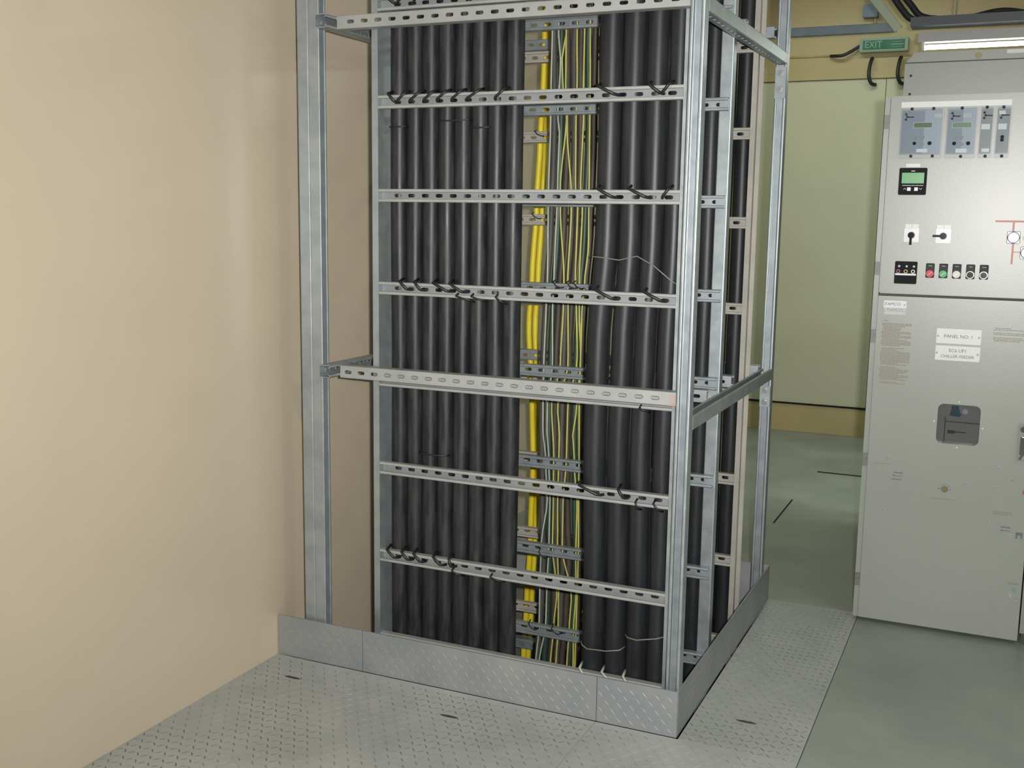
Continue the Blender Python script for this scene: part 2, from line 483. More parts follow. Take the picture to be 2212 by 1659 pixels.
# left-hand side rails, opening to the right
for z in (2.082, 0.994):
    strut('rail', 'galv', frame, channel(1.168, slot0=0.03), T((-1.226, 1.168, z)) @ RZ(-PI / 2))
# fish plates and bolts on the rear right post
for zt, zb, bolts in ((2.040, 1.930, (2.018, 1.962)), (0.878, 0.800, (0.862, 0.818))):
    p = bx('fish_plate', 'galv', -0.0435, -0.0055, 1.1655, 1.1695, zb, zt, frame)
    for bz in bolts:
        build(MB().cyl((-0.0245, 1.1655, bz), 'y', 0.0085, 0, -0.006, 6).cyl((-0.0245, 1.1655, bz), 'y', 0.012, 0, -0.0015, 12), 'bolt', 'bolt', p)
# nuts seen in the open left side rails
for z in (2.082, 0.994):
    for y in (0.030, 0.052, 0.20):
        build(MB().cyl((-1.2225, y, z), 'x', 0.008, 0, 0.008, 6), 'bolt', 'bolt', frame)

# ------------------------------------------------------------------ cable ladders
def ladder(label, y, xl, xr, zs, side_m, rung_m, side_d, strut_side=False):
    lad = thing('cable_ladder', label, 'cable ladder', ((xl + xr) / 2, y + 0.05, 0))
    if strut_side:
        ch = channel(3.55)
        for x in (xl, xr - 0.041):
            strut('side_rail', side_m, lad, ch, T((x + 0.0205, y + 0.004, -0.62)) @ UPR)
        xi0, xi1, ry = xl, xr - 0.006, y - 0.024
    else:
        for s, x0, x1 in ((1, xl, xl + 0.022), (-1, xr - 0.018, xr)):
            b = MB(); wx0, wx1 = (x1 - 0.0025, x1) if s == 1 else (x0, x0 + 0.0025)
            b.box(wx0, wx1, y, y + side_d, -0.62, 2.95)
            fx0, fx1 = (x0, wx0) if s == 1 else (wx1, x1)
            b.box(fx0, fx1, y, y + 0.0025, -0.62, 2.95); b.box(fx0, fx1, y + side_d - 0.0025, y + side_d, -0.62, 2.95)
            build(b, 'side_rail', side_m, lad)
        xi0, xi1, ry = xl + 0.022, xr - 0.018, y + 0.002
    ch = channel(xi1 - xi0, d=0.026, slot0=0.0385 if not strut_side else 0.03)
    me = None
    for z in zs:
        if me is None:
            r = build(MB().add(ch.v, ch.f, RZ(PI)), 'rung', rung_m, lad); me = r.data
            if rung_m == 'galv_dusty':          # dusty lips; web barer, and darkened to paint in its recess shade
                me.materials.append(M['rung_web'])
                for k, pl in enumerate(me.polygons):
                    if k >= ch.web0: pl.material_index = 1
            r.location = Vector(((xi0 + xi1) / 2, ry + 0.013, z - 0.0205)) - WL[lad.name]
        else:
            place('rung', me, ((xi0 + xi1) / 2, ry + 0.013, z - 0.0205), lad)
    return lad
R1 = [2.435, 2.140, 1.845, 1.556, 1.262, 0.963, 0.669, 0.370, 0.078]
R2 = [2.430, 2.128, 1.852, 1.550, 1.252, 0.967, 0.642, 0.327, 0.025]
R3 = [2.385, 2.085, 1.792, 1.484, 1.180, 0.870, 0.556, 0.247, -0.065]
Y1, Y2, Y3 = 0.105, 0.555, 0.950
ladder('front cable ladder with dusty slotted rungs carrying thick black cables', Y1, -1.087, -0.062, R1, 'galv', 'galv_dusty', 0.10)
ladder('middle cable ladder behind the thin yellow earth wires', Y2, -1.087, -0.052, R2, 'galv', 'galv', 0.10, True)
ladder('rear cable ladder with tan side rail, furthest from the viewer', Y3, -1.09, -0.060, R3, 'galv_tan', 'galv_tan', 0.10)

# ------------------------------------------------------------------ cables
def smooth_path(zx, y, z0=-0.66, z1=2.98, step=0.07, wob=0.0, seed=0, ywob=0.0):
    """zx: list of (z, x), sorted by z. returns points along z"""
    zx = sorted(zx); rr = random.Random(seed)
    p1, p2, p3 = rr.random() * 6, rr.random() * 6, rr.random() * 6
    pts = []; z = z0
    while z <= z1 + 1e-6:
        if z <= zx[0][0]: x = zx[0][1]
        elif z >= zx[-1][0]: x = zx[-1][1]
        else:
            for (a, xa), (b, xb) in zip(zx, zx[1:]):
                if a <= z <= b:
                    t = (z - a) / (b - a); t = t * t * (3 - 2 * t); x = xa + (xb - xa) * t; break
        x += wob * (math.sin(z * 4.1 + p1) * 0.6 + math.sin(z * 9.3 + p2) * 0.4)
        pts.append((x, y + ywob * math.sin(z * 5.0 + p3), z)); z += step
    return pts
# eight dusty black cables, left bundle of the front ladder
LX = [-1.020 + 0.0572 * k for k in range(8)]
for i, x in enumerate(LX):
    r = 0.0278
    o = build(MB().tube(smooth_path([(0, x), (2, x)], Y1 + 0.031 + r, wob=0.0007, seed=i, ywob=0.002), r, 14), 'power_cable', 'cable_black', smooth=True)
    tag(o, 'dusty black cable, %s from left in the left bundle of the front ladder' % ORD[i], 'cable', 'black cables of the left-hand bundle')
# four thicker black cables, right bundle of the front ladder
RXS = [[(0.41, -0.327), (0.83, -0.337), (1.12, -0.335), (1.44, -0.316), (1.72, -0.315)],
       [(0.41, -0.252), (0.83, -0.262), (1.12, -0.257), (1.44, -0.243), (1.72, -0.244)],
       [(0.41, -0.183), (0.83, -0.191), (1.12, -0.186), (1.44, -0.1745), (1.72, -0.1745)],
       [(0.41, -0.118), (0.83, -0.121), (1.12, -0.118), (1.44, -0.1105), (1.72, -0.1105)]]
for i, zx in enumerate(RXS):
    r = (0.0355, 0.0340, 0.0330, 0.0292)[i]
    o = build(MB().tube(smooth_path([(z, x) for z, x in zx], Y1 + 0.032 + r, wob=0.0004, seed=40 + i, ywob=0.001), r, 18), 'power_cable', 'cable_black_clean', smooth=True)
    tag(o, 'very thick black cable, %s from left in the right bundle of the front ladder' % ORD[i], 'cable', 'black cables of the right-hand bundle')
# brown, grey and green cables on the middle ladder
BR = [(2.065, -.695), (1.76, -.689), (1.445, -.694), (1.22, -.707), (1.04, -.713), (.79, -.713), (.45, -.707), (.28, -.698), (.07, -.703), (-.11, -.715)]
BM = ['cable_grey', 'cable_green', 'cable_brown', 'cable_grey', 'cable_brown', 'cable_green', 'cable_brown', 'cable_brown', 'cable_grey']
for i in range(9):
    r = 0.0114
    dx = 0.013 + i * 0.0245
    o = build(MB().tube(smooth_path([(z, x + dx) for z, x in BR], Y2 + 0.062 + (0.006 if i % 2 else 0), wob=0.0016, seed=80 + i, ywob=0.0015), r, 10), 'control_cable', BM[i], smooth=True)
    cn = {'cable_grey': 'dark grey', 'cable_green': 'dark green', 'cable_brown': 'dark brown'}[BM[i]]
    tag(o, 'slim %s cable, %s from left on the middle ladder' % (cn, ORD[i]), 'cable', 'slim cables on the middle ladder')
# black cables at the right-hand end of the middle and rear ladders
for nm, y, xs, r in (('middle', Y2 + 0.075, (-0.131, -0.200, -0.269), 0.0333), ('rear', Y3 + 0.062, (-0.112, -0.176, -0.240, -0.304), 0.031)):
    for i, x in enumerate(xs):
        o = build(MB().tube(smooth_path([(0, x), (2, x)], y, wob=0.001, seed=120 + i), r, 12), 'power_cable', 'cable_black_clean', smooth=True)
        tag(o, 'black cable on the %s ladder, %s from its right side rail' % (nm, ORD[i]), 'cable', 'black cables on the %s ladder' % nm)
# two yellow cables behind the rear ladder
YA = [(2.073, -.962), (1.803, -.973), (1.547, -.984), (1.247, -.999), (1.056, -1.01), (.748, -.99), (.473, -.981), (.13, -.988), (-.138, -1.0), (-.412, -1.011)]
YB = [(2.073, -.936), (1.803, -.947), (1.547, -.958), (1.248, -.972), (1.058, -.982), (.751, -.963), (.476, -.956), (.134, -.964), (-.135, -.976), (-.408, -.988)]
for nm, zx in (('left', YA), ('right', YB)):
    o = build(MB().tube(smooth_path(zx, 1.195), 0.0118, 10), 'yellow_cable', 'cable_yellow', smooth=True)
    tag(o, 'bright yellow cable behind the rear ladder, the %s one of the pair' % nm, 'cable', 'pair of yellow cables')
# thin earth wires in front of the brown cables
WR = {
 0: [(-.672, 2.112), (-.673, 1.928), (-.672, 1.803), (-.675, 1.592), (-.673, 1.268), (-.676, 1.193), (-.681, .981), (-.681, .848), (-.68, .758), (-.667, .645), (-.658, .499), (-.678, .329), (-.68, .176), (-.68, .026), (-.691, -.12)],
 1: [(-.652, 2.103), (-.643, 2.009), (-.65, 1.832), (-.642, 1.794), (-.645, 1.593), (-.652, 1.269), (-.655, 1.194), (-.651, .983), (-.667, .849), (-.667, .759), (-.658, .646), (-.65, .5), (-.651, .332), (-.656, .162), (-.657, .037), (-.680, -.114)],
 2: [(-.627, 2.11), (-.641, 2.017), (-.636, 1.931), (-.62, 1.835), (-.638, 1.593), (-.636, 1.535), (-.617, 1.27), (-.617, 1.196), (-.624, .984), (-.654, .851), (-.642, .647), (-.640, .464), (-.640, .333), (-.619, .154), (-.629, .029), (-.639, -.118)],
 3: [(-.622, 2.109), (-.62, 1.93), (-.612, 1.802), (-.591, 1.551), (-.59, 1.519), (-.598, 1.271), (-.594, 1.197), (-.59, .987), (-.626, .844), (-.616, .732), (-.617, .651), (-.618, .504), (-.615, .338), (-.607, .165), (-.606, .033), (-.612, -.118)],
 4: [(-.586, 2.112), (-.582, 1.929), (-.583, 1.834), (-.58, 1.593), (-.570, 1.536), (-.573, 1.272), (-.566, 1.198), (-.559, 1.007), (-.59, .842), (-.591, .653), (-.600, .496), (-.600, .329), (-.560, .157), (-.566, .032), (-.572, -.119)],
 5: [(-.562, 2.11), (-.562, 1.928), (-.559, 1.834), (-.564, 1.593), (-.555, 1.536), (-.561, 1.272), (-.558, 1.194), (-.550, 1.011), (-.561, .805), (-.572, .755), (-.564, .652), (-.549, .476), (-.55, .337), (-.546, .155), (-.552, .031), (-.55, -.119)],
 6: [(-.537, 2.109), (-.533, 1.927), (-.531, 1.833), (-.528, 1.593), (-.527, 1.536), (-.525, 1.401), (-.536, 1.273), (-.543, 1.186), (-.545, .9), (-.54, .6), (-.535, .3), (-.538, -.1)]}
WM = ['wire_pale', 'wire_pale', 'wire_yellow', 'wire_yellow', 'wire_yellow', 'wire_yellow', 'wire_yellow']
for i, pts in WR.items():
    zx = [(z, x) for x, z in pts]
    o = build(MB().tube(smooth_path(zx, Y2 + 0.020 + 0.007 * (i % 3), z0=-0.5, z1=2.9, step=0.04), 0.0031, 6), 'earth_wire', WM[i], smooth=True)
    tag(o, 'thin %s earth wire on the middle ladder, %s from the left' % ('pale grey-green' if 'pale' in WM[i] else 'yellow-green', ORD[i]), 'wire', 'thin earth wires on the middle ladder')

# cable ties looped through the rung slots
def tie(xs, xt, z, m, label, back=0.03, hgt=0.024, r=0.0046):
    d = 1 if xt > xs else -1
    p = [(xt + d * 0.006, Y1 + 0.019, z - 0.002), (xt, Y1 + 0.004, z - 0.001), (xt * 0.85 + xs * 0.15, Y1 - 0.0045, z + 0.002),
         (xt * 0.25 + xs * 0.75, Y1 - 0.0045, z + hgt * 0.72), (xs, Y1 - 0.003, z + hgt), (xs - d * 0.003, Y1 + back, z + hgt + 0.008)]
    o = build(MB().tube(p, r, 6), 'cable_tie', m, smooth=True)
    tag(o, label, 'cable tie', 'cable ties on the front ladder')
def tie_down(xa, za, xb, zb, label):
    o = build(MB().tube([(xa, Y1 + 0.012, za + 0.006), (xa, Y1 - 0.005, za), ((xa + xb) / 2, Y1 - 0.005, (za + zb) / 2 - 0.002), (xb, Y1 - 0.004, zb), (xb + 0.006, Y1 + 0.02, zb - 0.008)], 0.0034, 6), 'cable_tie', 'tie_black', smooth=True)
    tag(o, label, 'cable tie', 'cable ties on the front ladder')
ROWN = {1: 'topmost visible', 2: 'second', 3: 'third', 4: 'fourth', 5: 'fifth', 6: 'sixth', 7: 'seventh', 8: 'bottom'}
TIES = {1: [(-1.035, -1.003), (-.969, -.993), (-.911, -.936), (-.827, -.851), (-.778, -.804), (-.732, -.757), (-.683, -.708)],
        2: [(-1.026, -1.002), (-.968, -.995), (-.917, -.951), (-.87, -.902), (-.824, -.856), (-.772, -.805), (-.712, -.755), (-.629, -.659), (-.332, -.279), (-.18, -.146), (-.119, -.14)],
        3: [(-.326, -.277), (-.23, -.175), (-.112, -.13)],
        4: [(-.986, -.956), (-.932, -.907), (-.865, -.811), (-.806, -.761), (-.323, -.265), (-.173, -.118)],
        6: [(-.359, -.294), (-.235, -.214)],
        7: [(-1.036, -1.004), (-.98, -.953), (-.935, -.905), (-.862, -.83), (-.804, -.792)],
        8: [(-.344, -.312), (-.271, -.224), (-.202, -.172)]}
for row, l in TIES.items():
    for i, (xs, xt) in enumerate(l):
        pale = row == 8
        tie(xs, xt, R1[row], 'tie_pale' if pale else 'tie_black',
            '%s cable tie over the %s rung of the front ladder, %s from left' % ('pale' if pale else 'black', ROWN[row], ORD[i]), hgt=0.032 if pale else 0.024)
for i, (a, b, c, d) in enumerate([(-.783, 1.253, -.736, 1.238), (-.730, 1.254, -.693, 1.240), (-.646, 1.255, -.625, 1.237)]):
    tie_down(a, b - 0.004, c, d, 'black tie hanging under the lower lip of the fourth rung, %s from left' % ORD[i])
tie_down(-.176, .946, -.157, .940, 'black tie under the lip of the fifth rung, below the dusty front rail')
for i, (a, b, c, d) in enumerate([(-.179, .662, -.174, .643), (-.124, .664, -.108, .645)]):
    tie_down(a, b, c, d, 'dark tie hanging under the lower lip of the sixth rung, %s from left' % ORD[i])
for i, (a, b, c, d) in enumerate([(-.792, .358, -.765, .348), (-.654, .358, -.620, .350)]):
    tie_down(a, b, c, d, 'black tie hanging under the lower lip of the seventh rung, %s from left' % ORD[i])

# little ties on the rungs behind
for i, (yy, x, z, row, ladn) in enumerate([(Y2 - 0.028, -0.620, 1.262, 'fifth', 'middle'), (Y2 - 0.028, -0.570, 1.262, 'fifth', 'middle'), (Y2 - 0.028, -0.545, 1.262, 'fifth', 'middle'),
                                  (Y2 - 0.028, -0.690, 0.032, 'lowest', 'middle'), (Y2 - 0.028, -0.600, 0.030, 'lowest', 'middle'), (Y2 - 0.028, -0.655, 0.305, 'second-lowest', 'middle'),
                                  (Y3 - 0.002, -0.885, 1.492, 'fourth', 'rear'), (Y3 - 0.002, -0.880, 1.80, 'third', 'rear')]):
    o = build(MB().tube([(x - 0.016, yy + 0.03, z + 0.020), (x - 0.012, yy, z + 0.014), (x, yy - 0.002, z + 0.002), (x + 0.014, yy, z - 0.004), (x + 0.02, yy + 0.02, z - 0.004)], 0.0022, 5), 'cable_tie', 'tie_black', smooth=True)
    tag(o, 'small dark tie on the %s rung of the %s ladder%s' % (row, ladn, {0: ', leftmost of three', 1: ', middle of three', 2: ', rightmost of three', 3: ', left of two', 4: ', right of two'}.get(i, '')), 'cable tie', 'small ties on the ladders behind')
# binding wires round the thick right-hand cables
def bind(pts, label, r=0.0022):
    o = build(MB().tube([(x, Y1 + 0.022 + dy, z) for x, z, dy in pts], r, 6), 'binding_wire', 'bind_wire', smooth=True)
    tag(o, label, 'wire')
bind([(-.357, 1.384, 0.03), (-.345, 1.382, 0.008), (-.315, 1.380, 0.002), (-.282, 1.376, 0.004), (-.262, 1.374, 0.002), (-.207, 1.387, 0.002), (-.156, 1.361, 0.001), (-.100, 1.318, 0.001), (-.084, 1.308, 0.010)],
     'loose thin wire sagging across the thick right cables above the fourth rung', 0.0018)
bind([(-.362, .178, 0.03), (-.350, .172, 0.010), (-.330, .166, 0.002), (-.268, .170, 0.002), (-.225, .180, 0.004), (-.213, .188, 0.02)],
     'thin wire round the two left cables of the right bundle near the floor')
bind([(-.214, .228, 0.02), (-.200, .225, 0.004), (-.171, .223, 0.002), (-.110, .238, 0.002), (-.088, .245, 0.01)],
     'thin wire round the two right cables of the right bundle near the floor')
def strap(x0, x1, z, label):
    o = build(MB().tube([(x0 - .004, Y1 + 0.04, z + .001), (x0, Y1 + 0.024, z), ((x0 + x1) / 2, Y1 + 0.022, z - .001), (x1, Y1 + 0.024, z + .001), (x1 + .004, Y1 + 0.04, z)], 0.0028, 6), 'cable_strap', 'tie_black', smooth=True)
    tag(o, label, 'cable tie', 'dark straps round the left-hand cables')
strap(-.868, -.760, 1.785, 'dark strap across the left cables under the second rung, near their middle')
strap(-1.035, -.985, 1.770, 'dark strap round the leftmost black cable just under the second rung')
strap(-.752, -.690, 1.762, 'dark strap across the left-hand cables under the second rung, nearest the yellow cables')
strap(-.930, -.830, .728, 'dark strap across the left-hand cables just above the sixth rung')

# ------------------------------------------------------------------ switchgear
YF = 1.235
def rrect(x0, x1, z0, z1, r, n=5):
    out = []
    for cx, cz, a0 in ((x1 - r, z1 - r, 0), (x0 + r, z1 - r, 90), (x0 + r, z0 + r, 180), (x1 - r, z0 + r, 270)):
        for k in range(n + 1):
            a = math.radians(a0 + 90 * k / n); out.append((cx + r * math.cos(a), cz + r * math.sin(a)))
    return out
def rect(x0, x1, z0, z1): return [(x0, z0), (x1, z0), (x1, z1), (x0, z1)]
sg = thing('switchgear_panel', 'pale grey switchgear cubicle with relays, selector switches and two doors', 'switchgear', (0.62, 1.9, 0))
cb = MB()
cb.box(0.333, 0.905, 1.275, 2.70, 0.035, 1.928); cb.box(0.333, 0.351, 1.243, 1.275, 0.012, 1.930); cb.box(0.351, 0.905, 1.262, 1.275, 1.223, 1.245)
build(cb, 'cabinet', 'paint_grey', sg)
bx('plinth', 'paint_edge', 0.345, 0.905, 1.275, 2.69, 0.0, 0.035, sg)
build(MB().box(0.351, 0.905, 1.255, 1.262, 0.03, 0.60).box(0.351, 0.905, 1.255, 1.262, 0.90, 1.925), 'door_gap', 'paint_edge', sg)
ud = bx('upper_door', 'paint_grey', 0.3525, 0.903, YF, 1.254, 1.239, 1.933, sg, bevel=0.004)
ld = build(MB().plate(rect(0.3525, 0.903, 0.014, 1.230), [rrect(0.582, 0.724, 0.709, 0.853, 0.020)], YF, 1.254), 'lower_door', 'paint_grey', sg)
bxx = MB().plate([(0.338, 1.928), (0.905, 1.928), (0.905, 2.156), (0.372, 2.156), (0.338, 2.116)], [], 1.80, 2.55)
tb = build(bxx, 'busbar_box', 'paint_grey', sg)
bx('seam', 'paint_edge', 0.339, 0.905, 1.7985, 1.80, 2.1155, 2.1195, tb)
build(MB().cyl((0.606, 1.80, 2.136), 'y', 0.0125, 0.0, -0.004, 20), 'plug', 'brass', tb)
bx('label_tape', 'white_plate', 0.706, 0.80, 1.7985, 1.80, 2.139, 2.153, tb)
for x, z in ((0.363, 2.068), (0.363, 1.997)):
    build(MB().cyl((x, 1.80, z), 'y', 0.005, 0, -0.004, 10), 'screw', 'nameplate_dark', tb)

def screw(x, z, par, r=0.0055, y=YF, m='bolt', d=0.004):
    return build(MB().cyl((x, y, z), 'y', r, 0, -d * 0.6, 12).cyl((x, y, z), 'y', r * 0.75, -d * 0.6, -d, 12, r * 0.4), 'screw', m, par)
def card(name, m, x0, x1, z0, z1, par, y=YF, t=0.0012, bevel=0):
    return bx(name, m, x0, x1, y - t, y, z0, z1, par, bevel)
def knob(x, z, r, h, m, par, y, name='knob'):
    return build(MB().cyl((x, y, z), 'y', r, 0, -h, 18, r * 0.92), name, m, par)
# hinges on the left strip
for z in (1.845, 1.328, 1.082, 0.621, 0.159):
    h = build(MB().box(0.334, 0.352, 1.236, 1.243, z - 0.024, z + 0.024), 'hinge', 'hinge_grey', sg)
    build(MB().cyl((0.346, 1.236, z), 'y', 0.006, 0, -0.005, 10), 'bolt', 'hinge_grey', h)
# relay row
card('label_tape', 'white_plate', 0.389, 0.744, 1.892, 1.911, ud)
def relay(x0, x1, split, lcd, tags, knobs, screws):
    p = bx('relay', 'relay_case', x0, x1, YF - 0.010, YF, 1.716, 1.890, ud, bevel=0.003)
    f = YF - 0.010
    if split:
        bx('faceplate', 'relay_dark', x0 + 0.006, split, f - 0.002, f, 1.733, 1.879, p)
        bx('faceplate', 'relay_light', split, x1 - 0.006, f - 0.002, f, 1.733, 1.879, p)
    else:
        bx('faceplate', 'relay_mid', x0 + 0.004, x1 - 0.004, f - 0.002, f, 1.733, 1.879, p)
    g = f - 0.002
    if lcd:
        bx('display_bezel', 'tag_grey', lcd[0] - 0.002, lcd[1] + 0.002, g - 0.001, g, lcd[2] - 0.002, lcd[3] + 0.002, p)
        bx('display', lcd[4], lcd[0], lcd[1], g - 0.0016, g - 0.0008, lcd[2], lcd[3], p)
    for a in tags: bx('label_tag', a[4], a[0], a[1], g - 0.001, g, a[2], a[3], p)
    for (x, z, r, m) in knobs: knob(x, z, r, 0.005, m, p, g)
    # maker's three-lobed mark
    mk = MB(); mx = x0 + 0.018 if split else (x0 + x1) / 2 - 0.009
    for k in range(3): mk.cyl((mx + (0.004 if k == 1 else 0), g, 1.868 - 0.009 * k), 'y', 0.0042, 0, -0.0006, 10)
    mk.box(mx + 0.008, mx + 0.026, g - 0.0006, g, 1.856, 1.860)
    build(mk, 'maker_mark', 'nameplate_dark', p)
    for (x, z) in screws: screw(x, z, p, 0.0055, f, 'nameplate_dark', 0.006)
    c = bx('clear_cover', 'clear_cover', x0 + 0.004, x1 - 0.004, g - 0.016, g - 0.0145, 1.728, 1.884, p)
relay(0.390, 0.532, 0.470, (0.436, 0.495, 1.822, 1.838, 'lcd_olive'),
      [(0.449, 0.485, 1.737, 1.749, 'white_plate'), (0.501, 0.526, 1.854, 1.868, 'tag_grey')],
      [(0.441, 1.768, 0.006, 'black'), (0.491, 1.768, 0.0068, 'black'), (0.442, 1.789, 0.005, 'relay_mid'), (0.467, 1.789, 0.006, 'relay_mid'), (0.467, 1.767, 0.0055, 'relay_mid')],
      [(0.426, 1.886), (0.497, 1.886), (0.432, 1.724), (0.503, 1.724)])
relay(0.541, 0.641, 0.594, (0.562, 0.622, 1.820, 1.836, 'lcd_mid'),
      [(0.577, 0.613, 1.735, 1.748, 'white_plate'), (0.594, 0.620, 1.853, 1.867, 'tag_grey')],
      [(0.571, 1.766, 0.0065, 'black'), (0.616, 1.766, 0.0068, 'black'), (0.573, 1.787, 0.005, 'relay_mid'), (0.594, 1.787, 0.006, 'relay_mid'), (0.597, 1.764, 0.005, 'relay_mid')],
      [(0.589, 1.885), (0.595, 1.722)])
relay(0.648, 0.692, None, None, [(0.654, 0.681, 1.812, 1.830, 'white_plate'), (0.660, 0.684, 1.736, 1.748, 'white_plate')], [], [(0.668, 1.886), (0.673, 1.722)])
relay(0.699, 0.747, None, None, [(0.707, 0.733, 1.811, 1.830, 'white_plate'), (0.707, 0.727, 1.861, 1.873, 'white_plate')],
      [(0.722, 1.786, 0.006, 'black'), (0.722, 1.776, 0.006, 'black')], [(0.720, 1.885), (0.725, 1.722)])
# square panel meter
mt = bx('panel_meter', 'black', 0.397, 0.490, YF - 0.008, YF, 1.590, 1.684, ud, bevel=0.002)
ym = YF - 0.008
bx('screen', 'lcd_green', 0.407, 0.481, ym - 0.001, ym, 1.630, 1.667, mt)
for x in (0.433, 0.457): bx('button', 'white_switch', x - 0.006, x + 0.006, ym - 0.003, ym, 1.604, 1.616, mt)
for s, x in ((1, 0.419), (-1, 0.472)):
    b = MB(); z = 1.611
    for q in (-1, 1): b.box(-0.0035, 0.0035, ym - 0.0006, ym, -0.0006, 0.0006, T((x + q * 0.0023, 0, z)) @ RY(q * s * 0.8))
    build(b, 'arrow_mark', 'white_plate', mt)
b = MB(); xx = 0.410; rr = random.Random(3)
while xx < 0.478:
    l = rr.uniform(0.002, 0.006); b.box(xx, xx + l, ym - 0.0006, ym, 1.6215, 1.6240); xx += l + 0.0012
build(b, 'printed_line', 'tag_grey', mt)
b = MB(); b.box(0.437, 0.450, ym - 0.0006, ym, 1.6715, 1.6745); build(b, 'printed_line', 'tag_grey', mt)
card('label_tag', 'white_plate', 0.418, 0.465, 1.6865, 1.6985, ud)
# two selector switches
def selector(cx, cz, ang):
    p = bx('selector_switch', 'white_switch', cx - 0.0245, cx + 0.0245, YF - 0.006, YF, cz - 0.0245, cz + 0.0245, ud, bevel=0.001)
    y = YF - 0.006
    b = MB().cyl((cx, y, cz), 'y', 0.0125, 0, -0.016, 20, 0.011)
    m = T((cx, 0, cz)) @ RY(ang)
    b.box(0, 0.034, y - 0.017, y - 0.006, -0.004, 0.004, m)
    build(b, 'knob', 'black_gloss', p)
    for s in (-1, 1):
        card('label_tag', 'white_plate', cx + (0.001 if s > 0 else -0.022), cx + (0.022 if s > 0 else -0.001), cz + 0.0255, cz + 0.0385, ud)
selector(0.4515, 1.449, PI / 2)
selector(0.5575, 1.448, PI)
# voltage indicator block
vp = bx('voltage_indicator', 'black', 0.403, 0.479, YF - 0.006, YF, 1.276, 1.356, ud, bevel=0.002)
yv = YF - 0.006
for x, m in ((0.4155, 'lamp_red'), (0.4410, 'lamp_yellow'), (0.4655, 'white_plate')):
    r = build(MB().cyl((x, yv, 1.3205), 'y', 0.0068, 0, -0.002, 16), 'socket_ring', m if m != 'lamp_red' else 'sticker_red', vp)
    build(MB().cyl((x, yv - 0.002, 1.3205), 'y', 0.0042, 0, -0.0004, 14), 'socket_hole', 'black', r)
    build(MB().cyl((x + 0.002, yv, 1.3385), 'y', 0.0045, 0, -0.004, 12, 0.002), 'indicator', 'white_plate', vp)
bx('white_bar', 'white_plate', 0.406, 0.476, yv - 0.0008, yv, 1.3065, 1.3130, vp)
# five push-button units
for i, (cx, m) in enumerate(((0.522, 'lamp_red'), (0.566, 'lamp_green'), (0.610, 'lamp_clear'), (0.6545, 'black_gloss'), (0.698, 'black_gloss'))):
    p = bx('indicator_lamp' if i < 3 else 'push_button', 'nameplate_dark', cx - 0.0145, cx + 0.0145, YF - 0.003, YF, 1.3005, 1.3515, ud, bevel=0.002)
    y = YF - 0.003
    if i < 3:
        build(MB().cyl((cx, y, 1.3155), 'y', 0.0142, 0, -0.010, 20, 0.0125), 'lens', m, p)
        build(MB().box(-0.010, 0.010, y - 0.0118, y - 0.0100, -0.0011, 0.0011, T((cx, 0, 1.3155)) @ RY(-0.7)), 'ridge', ('ridge_red', 'ridge_green', 'ridge_clear')[i], p)
    else:
        bz = MB(); n = 24
        bz.cyl((cx, y, 1.3155), 'y', 0.0152, 0, -0.007, n, 0.0128)
        build(bz, 'chrome_ring', 'chrome', p)
        build(MB().cyl((cx, y - 0.0068, 1.3155), 'y', 0.0112, 0, -0.003, 20), 'button_cap', 'black_gloss', p)
    b = MB().box(cx - 0.006, cx + 0.006, y - 0.0004, y, 1.342, 1.3435)
    build(b, 'printed_line', 'tag_grey', p)
# red mimic diagram
mm = MB()
mm.box(0.722, 0.90, YF - 0.0008, YF, 1.499, 1.5055); mm.box(0.777, 0.7835, YF - 0.0008, YF, 1.468, 1.499)
mm.box(0.780, 0.7865, YF - 0.0008, YF, 1.356, 1.426); mm.box(0.7865, 0.806, YF - 0.0008, YF, 1.3965, 1.3995)
build(mm, 'mimic_diagram', 'mimic_red', ud)
for cx, cz in ((0.783, 1.4475), (0.828, 1.396)):
    p = bx('position_indicator', 'white_switch', cx - 0.021, cx + 0.021, YF - 0.003, YF, cz - 0.021, cz + 0.021, ud, bevel=0.002)
    q = build(MB().cyl((cx, YF - 0.003, cz), 'y', 0.0195, 0, -0.006, 28), 'indicator_rim', 'nameplate_dark', p)
    build(MB().cyl((cx, YF - 0.009, cz), 'y', 0.0172, 0, -0.001, 28), 'indicator_face', 'white_switch', p)
card('label_tag', 'tag_grey', 0.812, 0.835, 1.441, 1.453, ud)

# lower door: plates, notices, window, screws
p = card('maker_plate', 'white_plate', 0.373, 0.451, 1.188, 1.214, ld, t=0.0016)
text('plate_text', 'TAMCO', 0.404, 1.2015, 0.0145, 'text_blue', p, YF - 0.0018, sx=1.05)
for x in (0.3795, 0.445): screw(x, 1.200, p, 0.0036, YF - 0.0016, 'galv', 0.002)
p = card('maker_plate', 'tag_grey', 0.376, 0.449, 1.164, 1.187, ld, t=0.0012)
text('plate_text', 'TAMCO', 0.4125, 1.1795, 0.0145, 'text_faint', p, YF - 0.0014, sx=1.1)
for x in (0.380, 0.4435): screw(x, 1.175, p, 0.0034, YF - 0.0012, 'galv', 0.002)
p = card('name_plate', 'white_plate', 0.559, 0.706, 1.070, 1.123, ld, t=0.002)
text('plate_text', 'PANEL NO: 1', 0.632, 1.096, 0.0165, 'text_grey', p, YF - 0.0022)
for x in (0.5645, 0.6995): screw(x, 1.096, p, 0.0042, YF - 0.002, 'galv', 0.003)
p = card('name_plate', 'white_plate', 0.559, 0.706, 1.010, 1.0625, ld, t=0.002)
text('plate_text', 'EC6 UP1', 0.633, 1.0455, 0.0160, 'text_grey', p, YF - 0.0022)
text('plate_text', 'CHILLER FEEDER', 0.633, 1.0245, 0.0150, 'text_grey', p, YF - 0.0022)
